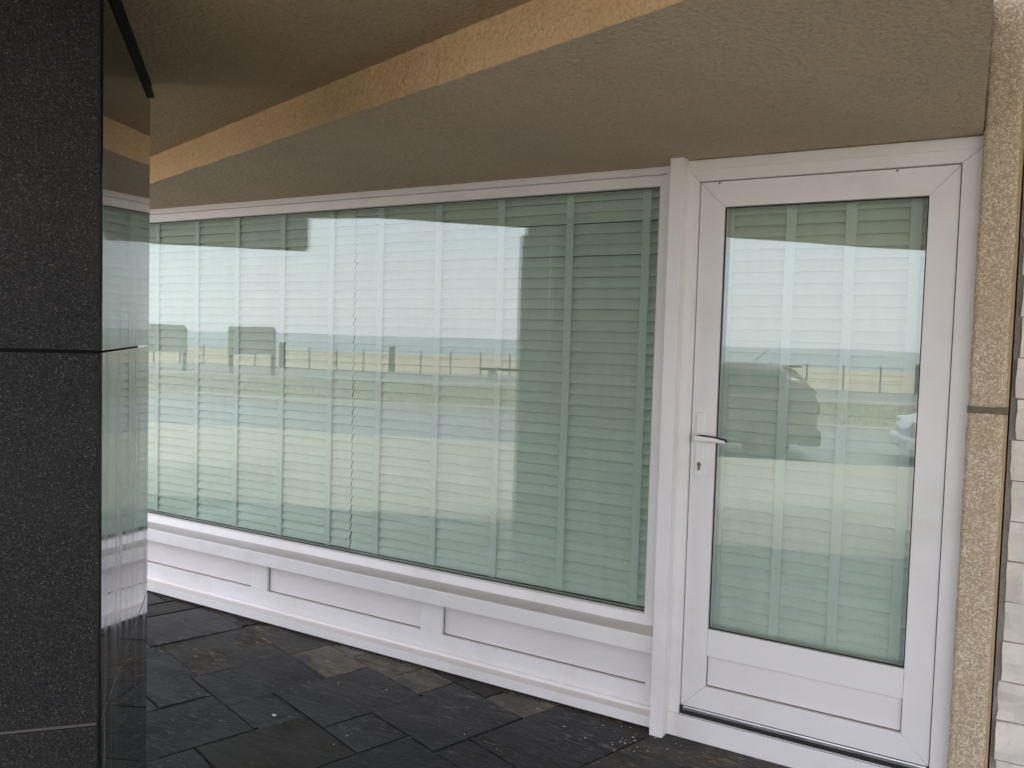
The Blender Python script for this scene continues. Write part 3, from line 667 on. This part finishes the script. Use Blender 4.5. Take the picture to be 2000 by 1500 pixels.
# ------------------------------------------------------------------ stone wall
sw = thing('stone_wall', 'wall of white split-face stone courses right of the pebble pillar', 'wall', (.5, .1, 0))
box('mortar_bed', -.035, 2.4, .012, .3, -.02, 4.2, 'render_grey', sw)
zrow = 1.162-.1345*9; r_ = random.Random(5)
while zrow < 3.7:
    hh = .1345; x = -.022+r_.uniform(-.007, .006)
    while x < 2.0:
        w = r_.uniform(.17, .42)
        bm = bmesh.new(); nx, nz = max(3, int(w/.045)), 4; g = {}; sd_ = r_.uniform(0, 50); pro = r_.uniform(.012, .03)
        for i in range(nx+1):
            for j in range(nz+1):
                ed = i in (0, nx) or j in (0, nz)
                xx = x+.002+(w-.004)*i/nx+(.006*noise.noise(Vector((sd_, j*1.3, zrow*9))) if i in (0, nx) else 0)
                zz = zrow+.002+(hh-.004)*j/nz+(.0025*noise.noise(Vector((i*1.1, sd_, 2))) if j in (0, nz) else 0)
                yy = .010-pro-.018*noise.noise(Vector((xx*9, sd_, zz*9)))-.008*noise.noise(Vector((xx*30, sd_, zz*30)))+(.008 if ed else 0)
                g[i, j] = bm.verts.new((xx, yy, zz))
        for i in range(nx):
            for j in range(nz): bm.faces.new((g[i, j], g[i+1, j], g[i+1, j+1], g[i, j+1]))
        ex = bmesh.ops.extrude_edge_only(bm, edges=[e for e in bm.edges if e.is_boundary])
        for v in ex['geom']:
            if isinstance(v, bmesh.types.BMVert): v.co.y = .014
        bmesh.ops.recalc_face_normals(bm, faces=bm.faces[:]); link('stone', bm, 'split_stone', sw)
        x += w
    zrow += hh

# ------------------------------------------------------------------ small things on the floor
def flat_bit(name, u_, v_, size, mat, label, cat, seed):
    r2 = random.Random(seed); bm = bmesh.new(); p = uv(u_, v_); n = 7; k = []
    for i in range(n):
        a = i/n*2*math.pi; q = size*(.5+.5*r2.random()); k.append(bm.verts.new((q*math.cos(a), q*.6*math.sin(a), .004+r2.uniform(0, size*.35))))
    c_ = bm.verts.new((0, 0, .003+size*.3))
    for i in range(n): bm.faces.new((k[i], k[(i+1) % n], c_))
    ex = bmesh.ops.extrude_face_region(bm, geom=bm.faces[:]); bmesh.ops.translate(bm, verts=[v for v in ex['geom'] if isinstance(v, bmesh.types.BMVert)], vec=(0, 0, -.002))
    bmesh.ops.recalc_face_normals(bm, faces=bm.faces[:])
    o = link(name, bm, mat); o.location = p; tag(o, label, cat); return o
flat_bit('paper_scrap', -2.235, -1.50, .017, 'flake', 'crumpled white scrap lying on the dark slate tiles', 'litter', 3)
flat_bit('dry_leaf', -2.335, -.845, .016, 'leaf_red', 'small dark red dry leaf against the white base board', 'leaf', 6)
bm = bmesh.new(); r2 = random.Random(21)
for i in range(40):
    if i < 30: u_, v_ = -1.20+r2.gauss(0, .10), -.50+r2.gauss(0, .07)
    else: u_, v_ = r2.uniform(-2.7, -.9), r2.uniform(-1.5, -.5)
    p = uv(u_, v_)
    if p.y > -.02: continue
    s = r2.uniform(.0008, .0024); l_ = s*r2.uniform(1, 3.2); a = r2.uniform(0, 6.28)
    add_box(bm, -l_, l_, -s*.5, s*.5, 0, .0016, 0, Matrix.Translation((p.x, p.y, .0025)) @ Matrix.Rotation(a, 4, 'Z'))
o = link('paint_flakes', bm, 'flake'); o['kind'] = 'stuff'; tag(o, 'tiny pale flakes and grit scattered on the slate by the post', 'debris')

m = Mat('dirt', (.1, .075, .05), .95, .1); m.set(Base_Color=m.mix((.13, .095, .06), (.035, .028, .022), m.noise(60, 4))); M['dirt'] = m.m
bm = bmesh.new(); r4 = random.Random(8)
for i in range(1500):
    x = r4.uniform(-4.6, -1.18); dens = noise.noise(Vector((x*2.3, 4, 0)))
    if r4.random() > .55+dens*.9: continue
    y = .004-abs(r4.gauss(0, .010+.012*max(0, dens))); s = r4.uniform(.0012, .0042)
    add_box(bm, -s, s, -s*.7, s*.7, -.001, s*.7, 0, Matrix.Translation((x, y, .0)) @ Matrix.Rotation(r4.uniform(0, 3), 4, 'Z') @ Matrix.Rotation(r4.uniform(-.5, .5), 4, 'X'))
for i in range(260):
    x = r4.gauss(-1.28, .11); y = -abs(r4.gauss(.02, .05))-.0; s = r4.uniform(.001, .0035)
    add_box(bm, -s, s, -s*.7, s*.7, -.001, s*.6, 0, Matrix.Translation((x, y, .0)) @ Matrix.Rotation(r4.uniform(0, 3), 4, 'Z'))
o = link('grit', bm, 'dirt'); o['kind'] = 'stuff'; tag(o, 'brown grit gathered along the foot of the white base board', 'debris')

# ------------------------------------------------------------------ across the street (mirrored in the glass)
def street(o): o.matrix_world = SF @ o.matrix_world; return o
fence = thing('wire_fence', 'low post and wire fence along the beach, mirrored in the window glass', 'fence', uv(-12, -32.2))
def fpart(name, bm, mat, par):
    bmesh.ops.transform(bm, matrix=SF, verts=bm.verts[:]); return link(name, bm, mat, par)
thick = {-20.63, -15.2, 6.1}
us = [-15.2+1.345*k for k in range(-24, 34)]
for u_ in us:
    big = any(abs(u_-t_) < .6 for t_ in (-20.6, -15.2, 6.1)) or abs(((u_+15.2)/1.345) % 8) < .1
    bm = bmesh.new()
    if big: add_box(bm, u_-.11, u_+.11, -32.31, -32.09, -.1, 1.12, .015)
    else: add_tube(bm, (u_, -32.2, -.1), (u_, -32.2, .98), .035, 8)
    fpart('timber_post' if big else 'post', bm, 'wood' if big else 'post_steel', fence)
for z_ in (.3, .62, .93):
    bm = bmesh.new(); add_tube(bm, (us[0], -32.2, z_), (us[-1], -32.2, z_), .008, 6); fpart('wire', bm, 'post_steel', fence)
def board(u0, u1, label):
    b_ = thing('notice_board', label, 'notice board', uv((u0+u1)/2, -24.7), 'notice boards on the promenade')
    bm = bmesh.new(); add_box(bm, u0, u1, -24.76, -24.68, .76, 1.77, .01); fpart('panel', bm, 'board_back', b_)
    bm = bmesh.new(); add_box(bm, u0+.12, u1-.12, -24.679, -24.672, .84, 1.69); fpart('sheet', bm, 'promenade', b_)
    for u_ in (u0+.06, u1-.06):
        bm = bmesh.new(); add_box(bm, u_-.07, u_+.07, -24.85, -24.765, -.02, 1.70, .008); fpart('leg', bm, 'wood', b_)
board(-18.63, -16.81, 'grey board on two legs, the wholly visible one mirrored in the window')
board(-22.34, -20.52, 'grey board on two legs mirrored at the window\'s left edge, cut by the column')
bn = thing('promenade_bench', 'backless bench on one pedestal mirrored beside the dark column reflection', 'bench', uv(-8.3, -25.2))
bm = bmesh.new(); add_box(bm, -9.14, -7.2, -25.45, -24.95, .47, .57, .015); fpart('seat', bm, 'wood', bn)
for u_ in (-8.72, -7.6):
    bm = bmesh.new(); add_box(bm, u_-.15, u_+.15, -25.3, -25.1, -.02, .47, .01); fpart('pedestal', bm, 'concrete', bn)
# grass blades on the verge, one mass
bm = bmesh.new(); r3 = random.Random(2)
for i in range(9000):
    u_ = r3.uniform(-34, 12); v_ = r3.uniform(-24.0, -16.2); p = SF @ Vector((u_, v_, -.045)); a = r3.uniform(0, 6.28); hgt = r3.uniform(.05, .16); w = .012
    d_ = Vector((math.cos(a), math.sin(a), 0)); t_ = Vector((r3.uniform(-.05, .05), r3.uniform(-.05, .05), hgt))
    bm.faces.new([bm.verts.new(p-d_*w), bm.verts.new(p+d_*w), bm.verts.new(p+t_)])
gr = link('verge_grass', bm, 'grass'); gr['kind'] = 'stuff'; tag(gr, 'rough grass on the verge between road and promenade', 'grass')

# cars: x forward, y left, z up, origin at the rear axle line on the road, then placed
def car(name, label, paint, loc_uv, length, width, height, kind):
    root = thing(name, label, 'car', uv(loc_uv[0], loc_uv[1], -.17)); L, W, H = length, width/2, height
    # stations: x (0 rear .. L front), half width factor, z: sill, shoulder, belt, roof, and inset of the roof edge
    if kind == 'suv': st = [(0, .80, .34, .62, .86, .90, .02), (.05, .92, .28, .66, .97, 1.02, .03), (.22, .97, .24, .70, 1.02, 1.34, .13), (.42, .99, .22, .72, 1.02, H-.06, .20), (1.0, 1, .21, .72, 1.0, H, .23), (1.9, 1, .21, .71, .98, H, .23), (2.45, 1, .21, .70, .97, H-.07, .22), (3.05, .99, .21, .69, .96, 1.06, .10), (3.3, .98, .22, .68, .93, .95, .05), (4.0, .93, .24, .63, .84, .87, .04), (L-.12, .84, .27, .58, .74, .76, .04), (L, .70, .32, .5, .62, .64, .03)]
    else: st = [(0, .76, .32, .58, .80, .83, .02), (.08, .9, .27, .62, .90, .94, .03), (.35, .97, .22, .66, .95, 1.12, .10), (.75, .99, .2, .67, .94, H-.07, .2), (1.3, 1, .19, .67, .92, H, .22), (2.0, 1, .19, .66, .91, H-.02, .22), (2.5, 1, .19, .65, .90, H-.16, .19), (3.0, .99, .19, .64, .88, .93, .06), (3.7, .95, .2, .6, .8, .83, .04), (L-.15, .86, .25, .54, .70, .72, .04), (L, .72, .3, .46, .58, .6, .03)]
    T = Matrix.Translation((loc_uv[0], loc_uv[1], -.17)) @ Matrix.Rotation(math.pi, 4, 'Z')
    def place(bm): bmesh.ops.transform(bm, matrix=SF @ T, verts=bm.verts[:]); return bm
    bm = bmesh.new(); rings = []
    for (x, wf, zs_, zh, zb_, zr, ins) in st:
        w = W*wf
        half = [(w*.90, zs_), (w*.985, zs_+.1), (w, zh), (w*.985, (zh+zb_)/2+.03), (w*.955, zb_), (w*.955-ins*.55, zb_+(zr-zb_)*.62), (w*.955-ins*.9, zr-(zr-zb_)*.08), (w*.5, zr+.012), (0, zr+.02)]
        rings.append([bm.verts.new((x, y, z)) for y, z in half]+[bm.verts.new((x, -y, z)) for y, z in half[-2::-1]])
    n = len(rings[0])
    for a, b in zip(rings, rings[1:]):
        for i in range(n-1): bm.faces.new((a[i], b[i], b[i+1], a[i+1]))
        bm.faces.new((a[n-1], b[n-1], b[0], a[0]))
    bm.faces.new(rings[0]); bm.faces.new(rings[-1][::-1])
    bmesh.ops.recalc_face_normals(bm, faces=bm.faces[:]); place(bm); body = link('body', bm, paint, root, smooth=True)
    md = body.modifiers.new('subdivision', 'SUBSURF'); md.levels = 1; md.render_levels = 1
    # glazing just proud of the shell
    def surf(x, lo, hi, side):
        for (a, b) in zip(st, st[1:]):
            if a[0] <= x <= b[0]:
                f_ = (x-a[0])/(b[0]-a[0]); s_ = [p+(q-p)*f_ for p, q in zip(a, b)]; break
        w = W*s_[1]; zb_, zr, ins = s_[4], s_[5], s_[6]; out_ = []
        for q in (lo, hi):
            z = zb_+(zr-zb_)*q; y = w*.955-ins*.55*min(1, q/.62)-(ins*.35*max(0, (q-.62)/.3)); out_.append((x, side*(y+.004), z))
        return out_
    spans = [(.50, 1.02), (1.08, 1.98), (2.06, 2.72)] if kind == 'suv' else [(.85, 1.25), (1.31, 2.0), (2.07, 2.6)]
    for side in (1, -1):
        for (xa, xb) in spans:
            bm = bmesh.new(); k = 5; pr = None
            for i in range(k+1):
                p, q = surf(xa+(xb-xa)*i/k, .08, .80, side); cur = (bm.verts.new(p), bm.verts.new(q))
                if pr: bm.faces.new((pr[0], cur[0], cur[1], pr[1]))
                pr = cur
            ex = bmesh.ops.extrude_face_region(bm, geom=bm.faces[:]); bmesh.ops.translate(bm, verts=[v for v in ex['geom'] if isinstance(v, bmesh.types.BMVert)], vec=(0, -side*.012, 0))
            bmesh.ops.recalc_face_normals(bm, faces=bm.faces[:]); place(bm); link('side_window', bm, 'car_plastic', root)
    def screen(nm, xa, za, xb, zb_, wa, wb):
        bm = bmesh.new(); vs2 = [bm.verts.new(p) for p in ((xa, -wa, za), (xa, wa, za), (xb, wb, zb_), (xb, -wb, zb_))]; bm.faces.new(vs2)
        ex = bmesh.ops.extrude_face_region(bm, geom=bm.faces[:]); bmesh.ops.translate(bm, verts=[v for v in ex['geom'] if isinstance(v, bmesh.types.BMVert)], vec=(.0, 0, -.012)); bmesh.ops.recalc_face_normals(bm, faces=bm.faces[:]); place(bm); link(nm, bm, 'car_plastic', root)
    if kind == 'suv': screen('rear_window', .03, 1.06, .36, H-.10, W*.74, W*.62); screen('windscreen', 3.04, 1.08, 2.50, H-.06, W*.80, W*.66)
    else: screen('rear_window', .22, 1.02, .70, H-.08, W*.74, W*.62); screen('windscreen', 3.0, .95, 2.42, H-.11, W*.82, W*.68)
    for xw in (.78, L-.88):
        for side in (1, -1):
            w_ = None; bm = bmesh.new(); y0 = side*(W-.20); y1 = side*(W+.012)
            add_tube(bm, (xw, y0, .325), (xw, y1, .325), .325, 28); bmesh.ops.bevel(bm, geom=[e for e in bm.edges if e.calc_length() < .1], offset=.02, segments=2, affect='EDGES') if False else None
            place(bm); w_ = link('wheel', bm, 'tyre', root)
            bm = bmesh.new(); add_tube(bm, (xw, y1-side*.01, .325), (xw, y1+side*.004, .325), .215, 24); place(bm); dsh = link('wheel_dish', bm, 'car_plastic'); dsh.parent = w_; bm = bmesh.new()
            for a in range(5):
                t2 = a/5*2*math.pi; add_box(bm, .05, .2, -.02, .02, -.006, .006, 0, Matrix.Translation((xw, y1+side*.012, .325)) @ Matrix.Rotation(math.pi/2, 4, 'X') @ Matrix.Rotation(t2, 4, 'Z'))
            place(bm); rm = link('rim', bm, 'rim'); rm.parent = w_
            bm = bmesh.new(); add_tube(bm, (xw, side*(W-.22), .34), (xw, side*(W+.004), .34), .37, 28); place(bm); link('wheel_arch', bm, 'car_plastic', root)
    bm = bmesh.new(); add_box(bm, -.03, .30, -W*.9, W*.9, .26, .50, .05); add_box(bm, L-.30, L+.03, -W*.84, W*.84, .24, .46, .05); place(bm); link('bumper', bm, 'car_plastic' if kind == 'suv' else paint, root)
    for side in (1, -1):
        bm = bmesh.new(); add_box(bm, -.012, .20, side*W*.70-.12, side*W*.70+.12, .74, .92, .03); place(bm); link('tail_lamp', bm, 'tail_lamp', root)
        bm = bmesh.new(); add_box(bm, L-.34, L-.06, side*W*.66-.14, side*W*.66+.14, .58, .72, .04); place(bm); link('headlight', bm, 'head_lamp', root)
        bm = bmesh.new(); add_box(bm, L-1.75, L-1.58, side*(W+.10)-.09, side*(W+.10)+.09, .95, 1.08, .03); place(bm); link('wing_mirror', bm, paint, root)
        for xd in (1.05, 2.03):
            bm = bmesh.new(); add_box(bm, xd+.12, xd+.3, side*(W*1.0)-.012, side*(W*1.0)+.022, .80, .83, .006); place(bm); link('door_handle', bm, paint, root)
    bm = bmesh.new(); add_box(bm, .26, .52, -W*.62, W*.62, H-.055, H-.02, .012); place(bm)
    if kind == 'suv':
        link('rear_spoiler', bm, paint, root)
        bm = bmesh.new(); add_tube(bm, (.95, 0, H), (.72, 0, H+.22), .006, 6); place(bm); link('aerial', bm, 'car_plastic', root)
    else: bm.free()
    bm = bmesh.new(); add_box(bm, -.035, -.022, -.26, .26, .62, .73); place(bm); link('number_plate', bm, 'flake', root)
    return root
car('parked_car', 'dark red hatchback with roof aerial mirrored in the door glass, its tail to the right', 'car_red', (.48, -11.2), 4.35, 1.80, 1.50, 'suv')
car('parked_car', 'pale saloon car mirrored at the right edge of the door glass, nose showing', 'car_white', (6.05, -11.15), 4.3, 1.74, 1.42, 'saloon')
